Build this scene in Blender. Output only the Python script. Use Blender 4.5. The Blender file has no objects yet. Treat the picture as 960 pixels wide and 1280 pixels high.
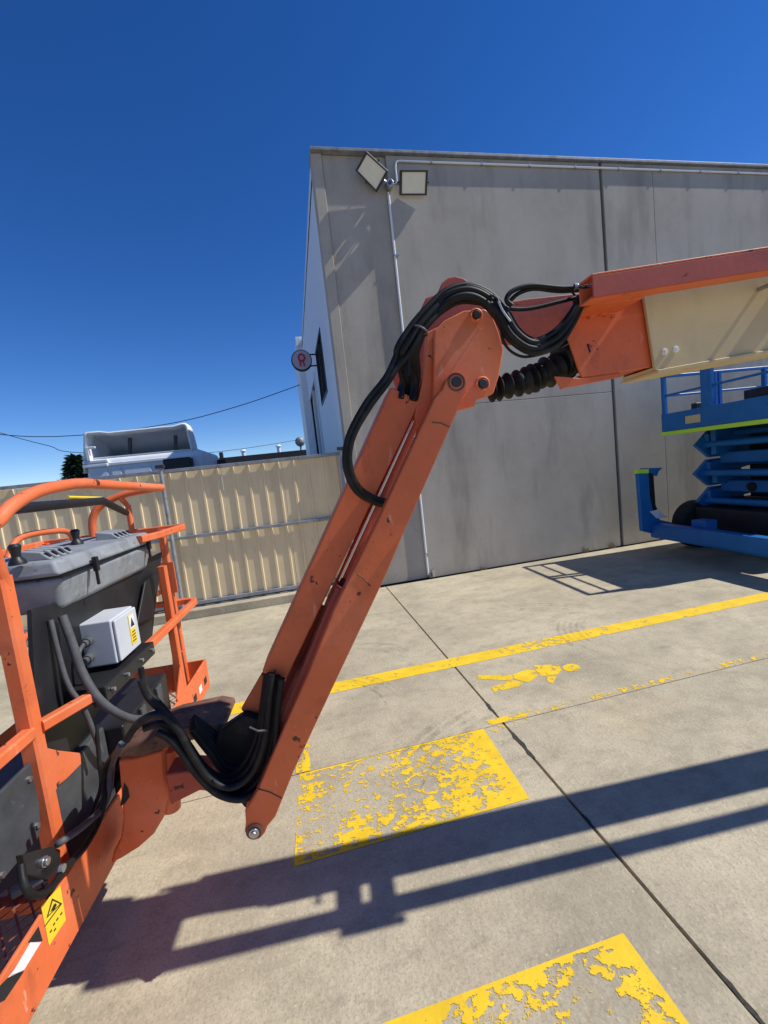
import bpy, bmesh, math, random
from mathutils import Vector, Matrix
random.seed(7)
R = math.radians
scene = bpy.context.scene
col = scene.collection

# ------------------------------------------------------------------ camera
FPX, YAW, PITCH, ROLL, CAMH = 529.5, R(11.365), R(5.587), R(-6.452), 1.6
_f = Vector((math.sin(YAW)*math.cos(PITCH), math.cos(YAW)*math.cos(PITCH), -math.sin(PITCH)))
_r0 = Vector((math.cos(YAW), -math.sin(YAW), 0)); _u0 = _r0.cross(_f)
_r = _r0*math.cos(ROLL) + _u0*math.sin(ROLL); _u = -_r0*math.sin(ROLL) + _u0*math.cos(ROLL)
CO = Vector((0, 0, CAMH))
cam = bpy.data.cameras.new('camera'); camo = bpy.data.objects.new('camera', cam); col.objects.link(camo)
m = Matrix((( _r.x, _u.x, -_f.x, 0), (_r.y, _u.y, -_f.y, 0), (_r.z, _u.z, -_f.z, CAMH), (0, 0, 0, 1)))
camo.matrix_world = m
cam.sensor_fit = 'HORIZONTAL'; cam.sensor_width = 36; cam.lens = FPX/960*36
cam.clip_start = .02; cam.clip_end = 2000
scene.camera = camo

# ------------------------------------------------------------------ light
SUN = Vector((.88, -.14, 1.0)).normalized()
elev = math.asin(SUN.z); az = math.atan2(SUN.x, SUN.y)
world = bpy.data.worlds.new('World'); scene.world = world; world.use_nodes = True
nt = world.node_tree; nt.nodes.clear()
sky = nt.nodes.new('ShaderNodeTexSky'); sky.sky_type = 'NISHITA'; sky.sun_disc = False
sky.sun_elevation = elev; sky.sun_rotation = az
sky.altitude = 0; sky.air_density = .8; sky.dust_density = .0; sky.ozone_density = 5.0
bg = nt.nodes.new('ShaderNodeBackground'); bg.inputs[1].default_value = .068
wo = nt.nodes.new('ShaderNodeOutputWorld')
hs = nt.nodes.new('ShaderNodeHueSaturation'); hs.inputs['Hue'].default_value = .512; hs.inputs['Saturation'].default_value = 1.26; hs.inputs['Value'].default_value = 1.95
nt.links.new(sky.outputs[0], hs.inputs['Color']); nt.links.new(hs.outputs[0], bg.inputs[0]); nt.links.new(bg.outputs[0], wo.inputs[0])
sl = bpy.data.lights.new('sun', 'SUN'); sl.energy = 4.9; sl.angle = R(.5); sl.color = (1, .98, .93)
so = bpy.data.objects.new('sun', sl); col.objects.link(so)
so.rotation_euler = (-SUN).to_track_quat('-Z', 'Y').to_euler(); so.location = (20, -3, 20)
scene.view_settings.view_transform = 'Standard'; scene.view_settings.look = 'None'
scene.view_settings.exposure = 0.0; scene.view_settings.gamma = 1
scene.render.resolution_x = 768; scene.render.resolution_y = 1024

# ------------------------------------------------------------------ pixel -> place on a known plane
def ray(p):
    return _r*((p[0]-480)/FPX) - _u*((p[1]-640)/FPX) + _f
def onp(p, n, k):
    v = ray(p); n = Vector(n); return CO + v*((k - n.dot(CO))/n.dot(v))
def G(p, z=0): return onp(p, (0, 0, 1), z)
def WY(p, y): return onp(p, (0, 1, 0), y)
def WX(p, x): return onp(p, (1, 0, 0), x)

# ------------------------------------------------------------------ materials
def mat(name, base, rough=.6, metal=0, var=.15, vscale=3, bump=0, bscale=40, spec=.4, detail=6):
    M = bpy.data.materials.new(name); M.use_nodes = True
    t = M.node_tree; b = t.nodes['Principled BSDF']
    b.inputs['Roughness'].default_value = rough; b.inputs['Metallic'].default_value = metal
    b.inputs['Specular IOR Level'].default_value = spec
    tc = t.nodes.new('ShaderNodeTexCoord'); M['tc'] = tc.name
    n = t.nodes.new('ShaderNodeTexNoise'); n.inputs['Scale'].default_value = vscale; n.inputs['Detail'].default_value = detail
    n.inputs['Roughness'].default_value = .65
    t.links.new(tc.outputs['Object'], n.inputs['Vector'])
    mp = t.nodes.new('ShaderNodeMapRange'); mp.inputs[1].default_value = .3; mp.inputs[2].default_value = .7
    t.links.new(n.outputs[0], mp.inputs[0])
    mx = t.nodes.new('ShaderNodeMix'); mx.data_type = 'RGBA'; mx.name = 'basemix'
    mx.inputs['A'].default_value = (*[min(1, c*(1-var)) for c in base], 1)
    mx.inputs['B'].default_value = (*[min(1, c*(1+var)) for c in base], 1)
    t.links.new(mp.outputs[0], mx.inputs['Factor']); t.links.new(mx.outputs['Result'], b.inputs['Base Color'])
    if bump:
        n2 = t.nodes.new('ShaderNodeTexNoise'); n2.inputs['Scale'].default_value = bscale; n2.inputs['Detail'].default_value = 5
        t.links.new(tc.outputs['Object'], n2.inputs['Vector'])
        bp = t.nodes.new('ShaderNodeBump'); bp.inputs['Strength'].default_value = bump; bp.inputs['Distance'].default_value = .01
        t.links.new(n2.outputs[0], bp.inputs['Height']); t.links.new(bp.outputs[0], b.inputs['Normal'])
    return M
def layer(M, colr, scale, lo, hi, amount=1.0, detail=5, stretch=(1, 1, 1), rough=None, off=(0, 0, 0), nrough=.6):
    """a noise-shaped stain, chip or wear layer over the base colour"""
    t = M.node_tree; b = t.nodes['Principled BSDF']; tc = t.nodes[M['tc']]
    mp = t.nodes.new('ShaderNodeMapping'); mp.inputs['Scale'].default_value = stretch; mp.inputs['Location'].default_value = off
    t.links.new(tc.outputs['Object'], mp.inputs[0])
    n = t.nodes.new('ShaderNodeTexNoise'); n.inputs['Scale'].default_value = scale; n.inputs['Detail'].default_value = detail
    n.inputs['Roughness'].default_value = nrough
    t.links.new(mp.outputs[0], n.inputs['Vector'])
    r = t.nodes.new('ShaderNodeMapRange'); r.inputs[1].default_value = lo; r.inputs[2].default_value = hi; r.inputs[4].default_value = amount
    t.links.new(n.outputs[0], r.inputs[0])
    src = b.inputs['Base Color'].links[0].from_socket
    mx = t.nodes.new('ShaderNodeMix'); mx.data_type = 'RGBA'
    t.links.new(r.outputs[0], mx.inputs['Factor']); t.links.new(src, mx.inputs['A']); mx.inputs['B'].default_value = (*colr, 1)
    t.links.new(mx.outputs['Result'], b.inputs['Base Color'])
    return r
# orange machine paint: faded, chipped, grimy
ORANGE = mat('orange_paint', (.75, .16, .05), .5, var=.1, vscale=5, bump=.04, bscale=60)
layer(ORANGE, (.80, .28, .15), 2.2, .48, .72, .55)
layer(ORANGE, (.16, .05, .03), 9, .62, .78, .5, stretch=(1, 1, .5))
layer(ORANGE, (.03, .018, .014), 15, .648, .662, .9, detail=9)
layer(ORANGE, (.22, .06, .03), 3.3, .54, .7, .4, detail=10, nrough=.75, off=(1, 2, 3))
layer(ORANGE, (.045, .02, .014), 55, .70, .73, .85, detail=3)
layer(ORANGE, (.40, .09, .035), 1.4, .56, .72, .55, detail=11, nrough=.78, off=(6, 1, 2))
layer(ORANGE, (.82, .42, .30), 26, .66, .70, .5, detail=4, stretch=(1, 1, .25), off=(3, 8, 2))
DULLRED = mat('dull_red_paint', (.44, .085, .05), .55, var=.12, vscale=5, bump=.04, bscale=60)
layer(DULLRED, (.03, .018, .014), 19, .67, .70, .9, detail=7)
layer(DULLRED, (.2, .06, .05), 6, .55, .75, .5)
CREAM = mat('cream_paint', (.60, .475, .25), .5, var=.08, vscale=4, bump=.03, bscale=50)
layer(CREAM, (.33, .27, .17), 3, .55, .8, .5, stretch=(2, 2, .4))
layer(CREAM, (.05, .04, .03), 30, .70, .73, .8)
RUBBER = mat('black_rubber', (.011, .011, .011), .55, var=.3, vscale=20, spec=.25)
layer(RUBBER, (.06, .057, .052), 14, .52, .75, .6, detail=8)
HOSEGREY = mat('dusty_hose', (.085, .085, .09), .6, var=.25, vscale=18)
BLACK = mat('black_paint', (.016, .016, .018), .45, var=.3, vscale=8)
layer(BLACK, (.06, .055, .05), 11, .62, .8, .35)
CONSOLE = mat('grey_plastic', (.25, .265, .28), .6, var=.2, vscale=7, bump=.05, bscale=120)
layer(CONSOLE, (.42, .43, .44), 6, .55, .75, .6, stretch=(1, 1, 2.5))
layer(CONSOLE, (.11, .115, .12), 9, .56, .72, .7, stretch=(1, 1, .4), off=(2, 3, 1))
layer(CONSOLE, (.05, .05, .05), 26, .64, .72, .6)
PLATE = mat('dark_grey_panel', (.06, .065, .07), .5, var=.3, vscale=9)
layer(PLATE, (.2, .2, .2), 22, .64, .75, .5)
JBOX = mat('light_grey_box', (.55, .57, .6), .45, var=.06, vscale=8)
STEEL = mat('steel', (.45, .45, .46), .35, metal=.9, var=.2, vscale=30)
GALV = mat('galvanised', (.30, .31, .32), .55, metal=.3, var=.25, vscale=12)
layer(GALV, (.10, .085, .07), 8, .55, .75, .7)
RUST = mat('rusty_plate', (.17, .085, .055), .75, var=.4, vscale=14, bump=.15, bscale=60)
layer(RUST, (.03, .022, .018), 18, .55, .65, .85)
YELLOWST = mat('yellow_sticker', (.85, .60, .03), .45, var=.05)
WHITE = mat('white_paint', (.78, .79, .80), .5, var=.04, vscale=5)
layer(WHITE, (.5, .47, .42), 4, .58, .8, .4, stretch=(1, 1, .4))
BLUE = mat('blue_paint', (.010, .14, .39), .4, var=.12, vscale=6)
layer(BLUE, (.03, .05, .09), 12, .6, .75, .6)
LIME = mat('lime_stripe', (.55, .85, .06), .5, var=.05)
BLACKM = mat('print_black', (.02, .02, .02), .6, var=.1)
GLASS = mat('dark_glass', (.02, .025, .03), .08, var=.1, spec=.6)
LENS = mat('lamp_lens', (.74, .74, .66), .25, var=.05, vscale=6)
TYRE = mat('tyre', (.02, .02, .02), .85, var=.3, vscale=14, bump=.2, bscale=40)
SIGNRED = mat('sign_red', (.55, .05, .07), .5, var=.1)
SIGNFACE = mat('sign_face', (.5, .47, .55), .5, var=.1)
DARKMETAL = mat('dark_metal', (.035, .035, .038), .5, var=.2)
BARK = mat('bark', (.07, .05, .035), .9, var=.3, vscale=12)
LEAF = mat('conifer_leaf', (.03, .06, .03), .7, var=.4, vscale=3)
WEED = mat('dry_weed', (.22, .15, .08), .85, var=.3, vscale=30)
CHROME = mat('chrome', (.75, .75, .75), .15, metal=1, var=.05)

FENCE = mat('cream_sheet', (.78, .62, .375), .45, var=.06, vscale=2)
layer(FENCE, (.52, .40, .23), 2.2, .5, .75, .55, stretch=(2, 2, .35))
layer(FENCE, (.3, .23, .14), 9, .66, .75, .5, stretch=(1, 1, .2))
WALLC = mat('tilt_slab_concrete', (0.420, 0.379, 0.312), .85, var=.15, vscale=.9, bump=.07, bscale=9, detail=10)
layer(WALLC, (0.504, 0.465, 0.395), 1.6, .46, .70, .65, stretch=(1, 1, .3), detail=8)
layer(WALLC, (0.252, 0.227, 0.186), 2.4, .52, .72, .75, stretch=(1, 1, .25), off=(3, 1, 2), detail=8)
layer(WALLC, (0.179, 0.162, 0.140), 6, .64, .76, .6, off=(5, 0, 1), detail=8, nrough=.7)
layer(WALLC, (0.315, 0.232, 0.158), .7, .60, .78, .25, stretch=(1, 1, 2), off=(2, 2, 9))
layer(WALLC, (0.294, 0.268, 0.233), 45, .56, .72, .45, detail=4)
layer(WALLC, (0.105, 0.091, 0.074), 22, .75, .78, .8, off=(1, 0, 4), detail=4)
CONC = mat('yard_concrete', (0.473, 0.404, 0.276), .85, var=.24, vscale=1.3, bump=.35, bscale=55, detail=12)
layer(CONC, (0.630, 0.542, 0.374), .6, .46, .70, .7, off=(4, 2, 0), detail=9, nrough=.7)
layer(CONC, (0.271, 0.232, 0.160), 1.9, .47, .70, .75, stretch=(1, 1.5, 1), detail=12, nrough=.78)
layer(CONC, (0.176, 0.151, 0.108), 4.5, .58, .72, .6, stretch=(.5, 1.8, 1), detail=10, nrough=.78, off=(1, 7, 0))
layer(CONC, (0.630, 0.465, 0.255), .45, .58, .76, .5, off=(7.5, 1.5, 0), detail=8)
layer(CONC, (0.164, 0.142, 0.100), 1.1, .62, .70, .5, stretch=(1, 3.2, 1), off=(2.2, .4, 0), detail=12, nrough=.8)
layer(CONC, (0.265, 0.229, 0.157), 9, .50, .66, .55, detail=10, nrough=.8, off=(0, 4, 0))
layer(CONC, (0.252, 0.217, 0.152), 110, .50, .70, .65, detail=4)
layer(CONC, (0.731, 0.627, 0.433), 70, .60, .72, .5, detail=4, off=(3, 3, 3))
layer(CONC, (0.076, 0.067, 0.048), 10, .74, .77, .8, off=(8, 3, 1), detail=7)
EARTH = mat('earth', (.2, .18, .15), .95, var=.3, vscale=.5, bump=.3, bscale=10)

def paint_mat(name, wear):
    """yellow floor paint flaking off: gone where the noise says so"""
    M = mat(name, (.82, .53, .02), .7, var=.14, vscale=7, bump=.1, bscale=60)
    layer(M, (.5, .34, .06), 30, .6, .75, .5)
    t = M.node_tree; b = t.nodes['Principled BSDF']; o = t.nodes['Material Output']; tc = t.nodes[M['tc']]
    tr = t.nodes.new('ShaderNodeBsdfTransparent'); ms = t.nodes.new('ShaderNodeMixShader')
    def nz(scale, detail, rough, off, st=(1, 1, 1)):
        mp = t.nodes.new('ShaderNodeMapping'); mp.inputs['Location'].default_value = off; mp.inputs['Scale'].default_value = st
        n = t.nodes.new('ShaderNodeTexNoise'); n.inputs['Scale'].default_value = scale; n.inputs['Detail'].default_value = detail
        n.inputs['Roughness'].default_value = rough
        t.links.new(tc.outputs['Object'], mp.inputs[0]); t.links.new(mp.outputs[0], n.inputs['Vector']); return n.outputs[0]
    a = nz(21, 9, .66, (.3, .1, 0), (1, 1.25, 1)); lo = nz(5.0, 4, .55, (2.4, 5.2, 0))
    ad = t.nodes.new('ShaderNodeMath'); ad.operation = 'MULTIPLY_ADD'; ad.inputs[1].default_value = .55
    t.links.new(lo, ad.inputs[0]); t.links.new(a, ad.inputs[2])
    # attribute 'edge' keeps the outline of the stencilled bar
    at = t.nodes.new('ShaderNodeAttribute'); at.attribute_name = 'keep'
    s2 = t.nodes.new('ShaderNodeMath'); s2.operation = 'ADD'
    t.links.new(ad.outputs[0], s2.inputs[0]); t.links.new(at.outputs['Fac'], s2.inputs[1])
    r = t.nodes.new('ShaderNodeMapRange'); r.inputs[1].default_value = wear-.016; r.inputs[2].default_value = wear+.016
    t.links.new(s2.outputs[0], r.inputs[0])
    t.links.new(r.outputs[0], ms.inputs[0]); t.links.new(tr.outputs[0], ms.inputs[1]); t.links.new(b.outputs[0], ms.inputs[2])
    t.links.new(ms.outputs[0], o.inputs['Surface'])
    return M
PAINT_BAR = paint_mat('worn_yellow_bar', .80)
PAINT_LINE = paint_mat('yellow_line_paint', .625)
PAINT_DASH = paint_mat('very_worn_yellow', .815)
PAINT_MAN = paint_mat('yellow_symbol_paint', .67)

# ------------------------------------------------------------------ mesh builder
class MB:
    def __init__(s): s.v = []; s.f = []
    def add(s, vs, fs):
        o = len(s.v); s.v += [Vector(q) for q in vs]; s.f += [[i+o for i in f] for f in fs]; return s
    def box(s, a, b):
        x0, y0, z0 = a; x1, y1, z1 = b
        return s.add([(x0,y0,z0),(x1,y0,z0),(x1,y1,z0),(x0,y1,z0),(x0,y0,z1),(x1,y0,z1),(x1,y1,z1),(x0,y1,z1)],
                     [(0,3,2,1),(4,5,6,7),(0,1,5,4),(1,2,6,5),(2,3,7,6),(3,0,4,7)])
    def hexa(s, p):     # 4 bottom + 4 top
        return s.add(p, [(0,3,2,1),(4,5,6,7),(0,1,5,4),(1,2,6,5),(2,3,7,6),(3,0,4,7)])
    def prism(s, pts, d):
        n = len(pts); d = Vector(d); pts = [Vector(p) for p in pts]
        nrm = Vector((0, 0, 0))
        for i in range(n): nrm += (pts[i]-pts[0]).cross(pts[(i+1) % n]-pts[0])
        if nrm.dot(d) > 0: pts = pts[::-1]
        vs = pts + [p+d for p in pts]
        return s.add(vs, [list(range(n)), list(range(2*n-1, n-1, -1))] + [(i, n+i, n+(i+1) % n, (i+1) % n) for i in range(n)])
    def tube(s, pts, r, k=10, square=False, closed=False, up=None):
        pts = [Vector(p) for p in pts]; n = len(pts); rs = r if isinstance(r, (list, tuple)) else [r]*n
        tan = []
        for i in range(n):
            a = pts[i-1] if (i > 0 or closed) else pts[0]; b = pts[(i+1) % n] if (i < n-1 or closed) else pts[-1]
            t = (b-a); tan.append(t.normalized() if t.length > 1e-9 else Vector((0, 0, 1)))
        ref = Vector(up) if up else (Vector((0, 0, 1)) if abs(tan[0].z) < .9 else Vector((0, 1, 0)))
        x = (ref - tan[0]*ref.dot(tan[0])).normalized(); vs = []
        for i in range(n):
            x = (x - tan[i]*x.dot(tan[i])).normalized(); y = tan[i].cross(x)
            if square:
                q = .72
                ring = [(1, q), (q, 1), (-q, 1), (-1, q), (-1, -q), (-q, -1), (q, -1), (1, -q)]
                sc = 1.0
                if 0 < i < n-1:
                    c = (pts[i]-pts[i-1]).normalized().dot((pts[i+1]-pts[i]).normalized()); sc = 1
                vs += [pts[i] + (x*a + y*b)*rs[i] for a, b in ring]; kk = 8
            else:
                vs += [pts[i] + (x*math.cos(2*math.pi*j/k) + y*math.sin(2*math.pi*j/k))*rs[i] for j in range(k)]; kk = k
        fs = []
        for i in range(n if closed else n-1):
            i2 = (i+1) % n
            for j in range(kk): fs.append((i*kk+j, i*kk+(j+1) % kk, i2*kk+(j+1) % kk, i2*kk+j))
        if not closed: fs += [list(range(kk-1, -1, -1)), list(range((n-1)*kk, n*kk))]
        return s.add(vs, fs)
    def cyl(s, a, b, r, k=20, r2=None):
        return s.tube([a, b], [r, r2 if r2 is not None else r], k)
    def build(s, name, M, parent=None, org=None, bevel=0, smooth=False, seg=2):
        org = Vector(org) if org is not None else Vector((0, 0, 0))
        if parent is not None: org = ORG[parent.name]
        me = bpy.data.meshes.new(name); me.from_pydata([tuple(q-org) for q in s.v], [], s.f); me.validate(); me.update()
        bm = bmesh.new(); bm.from_mesh(me); bmesh.ops.recalc_face_normals(bm, faces=bm.faces); bm.to_mesh(me); bm.free()
        me.materials.append(M); o = bpy.data.objects.new(name, me); col.objects.link(o)
        if parent is not None: o.parent = parent
        else: o.location = org
        ORG[o.name] = org
        if smooth or bevel:
            for p in me.polygons: p.use_smooth = True
            me.set_sharp_from_angle(angle=R(38))
        if bevel:
            b = o.modifiers.new('bevel', 'BEVEL'); b.width = bevel; b.segments = seg; b.limit_method = 'ANGLE'; b.angle_limit = R(35)
            b.harden_normals = True
        return o
ORG = {}
def thing(name, label, cat, loc, group=None):
    o = bpy.data.objects.new(name, None); col.objects.link(o); o.location = loc; ORG[o.name] = Vector(loc)
    o.empty_display_size = .2; tag(o, label, cat, group); return o
def tag(o, label=None, cat=None, group=None, kind=None):
    if label: o['label'] = label
    if cat: o['category'] = cat
    if group: o['group'] = group
    if kind: o['kind'] = kind
    return o
def smooth_path(P, sub=6):
    P = [Vector(p) for p in P]; out = []
    for i in range(len(P)-1):
        p0 = P[max(i-1, 0)]; p1 = P[i]; p2 = P[i+1]; p3 = P[min(i+2, len(P)-1)]
        for j in range(sub):
            t = j/sub
            out.append(.5*((2*p1)+(p2-p0)*t+(2*p0-5*p1+4*p2-p3)*t*t+(3*p1-p0-3*p2+p3)*t**3))
    out.append(P[-1]); return out
def arc2(c, r, a0, a1, n): return [(c[0]+r*math.cos(a0+(a1-a0)*i/n), c[1]+r*math.sin(a0+(a1-a0)*i/n)) for i in range(n+1)]

# ================================================================== GROUND
gm = MB(); gm.add([(-400, -400, -.03), (400, -400, -.03), (400, 400, -.03), (-400, 400, -.03)], [(0, 1, 2, 3)])
ground = tag(gm.build('ground', EARTH), kind='structure')
XB = [-11, -5, 1.044, 7.1, 14]; YB = [-9, -3.5, 2.268, 5.655]
for i in range(4):
    for j in range(3):
        gx = .0055; gy = .002
        b = MB().box((XB[i]+gx, YB[j]+gy, -.028), (XB[i+1]-gx, YB[j+1]-gy, 0))
        b.build('concrete_slab', CONC, ground, bevel=.004, seg=1)
def strip(name, x0, x1, y0, y1, M, z=.0018, nx=1, ny=1, keep=None, skew=0):
    vs = []; fs = []
    for j in range(ny+1):
        for i in range(nx+1):
            u, v = i/nx, j/ny; vs.append((x0+(x1-x0)*u+skew*v, y0+(y1-y0)*v, z))
    for j in range(ny):
        for i in range(nx): a = j*(nx+1)+i; fs.append((a, a+1, a+nx+2, a+nx+1))
    o = MB().add(vs, fs).build(name, M, ground)
    if keep:
        at = o.data.attributes.new('keep', 'FLOAT', 'POINT')
        for k, vv in enumerate(o.data.vertices):
            at.data[k].value = keep((vv.co.x-x0)/(x1-x0), (vv.co.y-y0)/(y1-y0))
    return o
def keep_bar1(u, v):
    e = min(u, 1-u, v*.55, (1-v)*.55)
    k = .35*max(0, 1-e/.012)
    k += .14*max(0, u-.45) + .10*max(0, .35-v) - .10*math.exp(-((u-.35)**2/.03+(v-.7)**2/.08)) - .10*math.exp(-((u-.15)**2/.02+(v-.45)**2/.03))
    if u > .93: k += .06
    return k
def keep_bar2(u, v):
    e = min(u, 1-u, v*.55, (1-v)*.55)
    k = .35*max(0, 1-e/.012) + .16*max(0, u-.85)/.15 + .12*max(0, v-.85)/.15 - .03
    return k
tag(strip('crossing_bar', -.21, .88, 1.70, 2.262, PAINT_BAR, nx=150, ny=80, keep=keep_bar1, skew=.03), 'flaking yellow crossing bar with its corner in the boom shadow')
tag(strip('crossing_bar', -.21, .862, .53, 1.10, PAINT_BAR, nx=150, ny=80, keep=keep_bar2), 'flaking yellow crossing bar in full sun')
strip('yellow_line', -10.9, 13.9, 3.06, 3.215, PAINT_LINE, nx=400, ny=6, keep=lambda u, v: -.12*math.exp(-((u-.5155)/.012)**2))
strip('worn_edge_line', .96, 8, 2.274, 2.325, PAINT_DASH, nx=200, ny=2, keep=lambda u, v: .14*math.exp(-((u-.0)/.02)**2)+.0)
strip('worn_edge_line', -.2, -.12, 2.27, 2.56, PAINT_DASH, nx=4, ny=8, keep=lambda u, v: .02)
strip('worn_edge_line', .93, 1.2, 2.20, 2.262, PAINT_DASH, nx=8, ny=4, keep=lambda u, v: -.03)
# pedestrian figure painted on the slab
def zp(q): return (560+q[0]/2.4, 690+q[1]/2.4)
man = MB()
for poly in ([(90, 369), (90, 380), (188, 386), (196, 377), (190, 368)], [(129, 406), (140, 420), (212, 403), (226, 391), (196, 384)],
             [(193, 368), (236, 352), (262, 354), (270, 372), (243, 391), (226, 388), (200, 381)],
             [(262, 352), (280, 346), (300, 372), (276, 372)],
             [(256, 340), (330, 337), (342, 352), (330, 366), (302, 372), (284, 352), (262, 346)],
             [(292, 374), (326, 372), (314, 394), (300, 389)]):
    man.add([G(zp(q), .0018) for q in poly], [list(range(len(poly)))])
hp = [(370+27*math.cos(a*math.pi/10), 347+11.5*math.sin(a*math.pi/10)) for a in range(20)]
man.add([G(zp(q), .0018) for q in hp], [list(range(20))])
tag(man.build('pedestrian_symbol', PAINT_MAN, ground), 'painted yellow walking figure between the two lines')

# spalled edges of the slab joint
for px, l, w in (((612, 884), .16, .012), ((655, 930), .26, .016), ((735, 1028), .12, .008), ((925, 1248), .2, .008)):
    c = G(px); P = []
    for k in range(18):
        a = 2*math.pi*k/18; P.append((1.044+w*math.cos(a)*random.uniform(.5, 1.5), c.y+l*.5*math.sin(a)*random.uniform(.75, 1.1), .0012))
    MB().add(P, [list(range(18))]).build('joint_spall', mat('dark_spall', (.05, .045, .036), .95, var=.5, vscale=60), ground)
# tyre scuffs: thin dark curved rubber marks, broken up by the slab's texture
SCUFF = mat('rubber_scuff', (.07, .066, .06), .8, var=.2)
t_ = SCUFF.node_tree; n_ = t_.nodes.new('ShaderNodeTexNoise'); n_.inputs['Scale'].default_value = 14; n_.inputs['Detail'].default_value = 6
t_.links.new(t_.nodes[SCUFF['tc']].outputs['Object'], n_.inputs['Vector'])
r_ = t_.nodes.new('ShaderNodeMapRange'); r_.inputs[1].default_value = .40; r_.inputs[2].default_value = .75; r_.inputs[4].default_value = .24
t_.links.new(n_.outputs[0], r_.inputs[0]); tr_ = t_.nodes.new('ShaderNodeBsdfTransparent'); ms_ = t_.nodes.new('ShaderNodeMixShader')
t_.links.new(r_.outputs[0], ms_.inputs[0]); t_.links.new(tr_.outputs[0], ms_.inputs[1]); t_.links.new(t_.nodes['Principled BSDF'].outputs[0], ms_.inputs[2])
t_.links.new(ms_.outputs[0], t_.nodes['Material Output'].inputs['Surface'])
for i, (px, rad, a0, a1, w, n) in enumerate((((690, 762), 1.1, .4, 1.5, .05, 4), ((838, 752), .7, 2.2, 3.4, .035, 5), ((470, 812), .5, .2, 1.3, .03, 5), ((230, 790), .45, .5, 2.6, .03, 4), ((880, 850), 1.3, 1.9, 2.6, .05, 4), ((560, 770), 2.0, 1.2, 1.7, .06, 3), ((430, 850), .8, .1, .9, .03, 4))):
    c = G(px); mb = MB()
    for k in range(n):
        r0 = rad+k*w*1.5+random.uniform(-.01, .01); aa = a0+random.uniform(-.15, .15); ab = a1+random.uniform(-.2, .2); P = []
        for q in range(17):
            t = aa+(ab-aa)*q/16; ww = w*.5*math.sin(math.pi*q/16)*random.uniform(.8, 1)+.001
            P.append(((c.x+(r0-ww)*math.cos(t)-rad*.7, c.y+(r0-ww)*math.sin(t)*.8-rad*.6, .0022+.0002*k), (c.x+(r0+ww)*math.cos(t)-rad*.7, c.y+(r0+ww)*math.sin(t)*.8-rad*.6, .0022+.0002*k)))
        mb.add([v for q in P for v in q], [(2*q, 2*q+1, 2*q+3, 2*q+2) for q in range(16)])
    mb.build('tyre_scuff', SCUFF, ground)

# ================================================================== WAREHOUSE
YW = 5.72
wh = thing('warehouse', 'grey tilt slab concrete warehouse with white painted side wall', 'building', (.73, YW, 0))
def panel(x0, x1, yf, z0=0, z1=5.66, th=.16): return MB().box((x0, yf, z0), (x1, yf+th, z1)).build('wall_panel', WALLC, wh, bevel=.008, seg=2)
panel(.73, .865, 5.728, th=.21)
panel(.867, 1.698, 5.755)
zs = WY((680, 497), YW).z
panel(1.70, 4.885, 5.72, 0, zs-.002); panel(1.70, 4.885, 5.72, zs+.002)
panel(4.928, 5.79, 5.712); panel(5.795, 9.1, 5.713); panel(9.125, 13, 5.713)
MB().box((.9, 5.94, 0), (13, 6.0, 5.6)).build('backing_wall', DARKMETAL, wh)
MB().box((.72, 5.668, 5.662), (13.03, 5.965, 5.70)).build('coping', GALV, wh, bevel=.006)
MB().box((.735, 5.97, 5.45), (13, 15.9, 5.52)).build('roof', GALV, wh)
# white painted side wall with window and door openings
sw = MB()
def swbox(y0, y1, z0, z1): sw.box((.735, y0, z0), (.90, y1, z1))
swbox(5.945, 7.25, 0, 5.66); swbox(7.25, 8.65, 0, 3.0); swbox(7.25, 8.65, 4.05, 5.66); swbox(8.65, 9.6, 0, 5.66)
swbox(9.6, 12.2, 3.75, 5.66); swbox(12.2, 13, 0, 5.66)
sw.build('side_wall', WHITE, wh)
win = MB()
for (y0, y1, z0, z1) in ((7.25, 7.3, 3, 4.05), (8.6, 8.65, 3, 4.05), (7.3, 8.6, 3, 3.05), (7.3, 8.6, 4, 4.05), (7.92, 7.96, 3.05, 4.0)):
    win.box((.722, y0+.002, z0+.002), (.80, y1-.002, z1-.002))
win = win.build('window', DARKMETAL, wh)
MB().box((.77, 7.3, 3.05), (.785, 7.92, 4)).build('pane', GLASS, win); MB().box((.77, 7.96, 3.05), (.785, 8.6, 4)).build('pane', GLASS, win)
d = MB().box((.70, 9.48, 0), (.78, 9.6, 3.87)).box((.70, 12.2, 0), (.78, 12.32, 3.87)).box((.701, 9.6, 3.75), (.78, 12.2, 3.868)).box((.71, 10.75, 0), (.78, 10.87, 3.75))
d = d.build('door_frame', WHITE, wh)
for k in range(15): MB().box((.80, 9.6, k*.25), (.82+.012*(k % 2), 12.2, k*.25+.247)).build('shutter_slat', GALV, d)
MB().box((.56, 13.0, 0), (.95, 15.9, 5.75)).build('annex_wall', WHITE, wh, bevel=.01)

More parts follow.
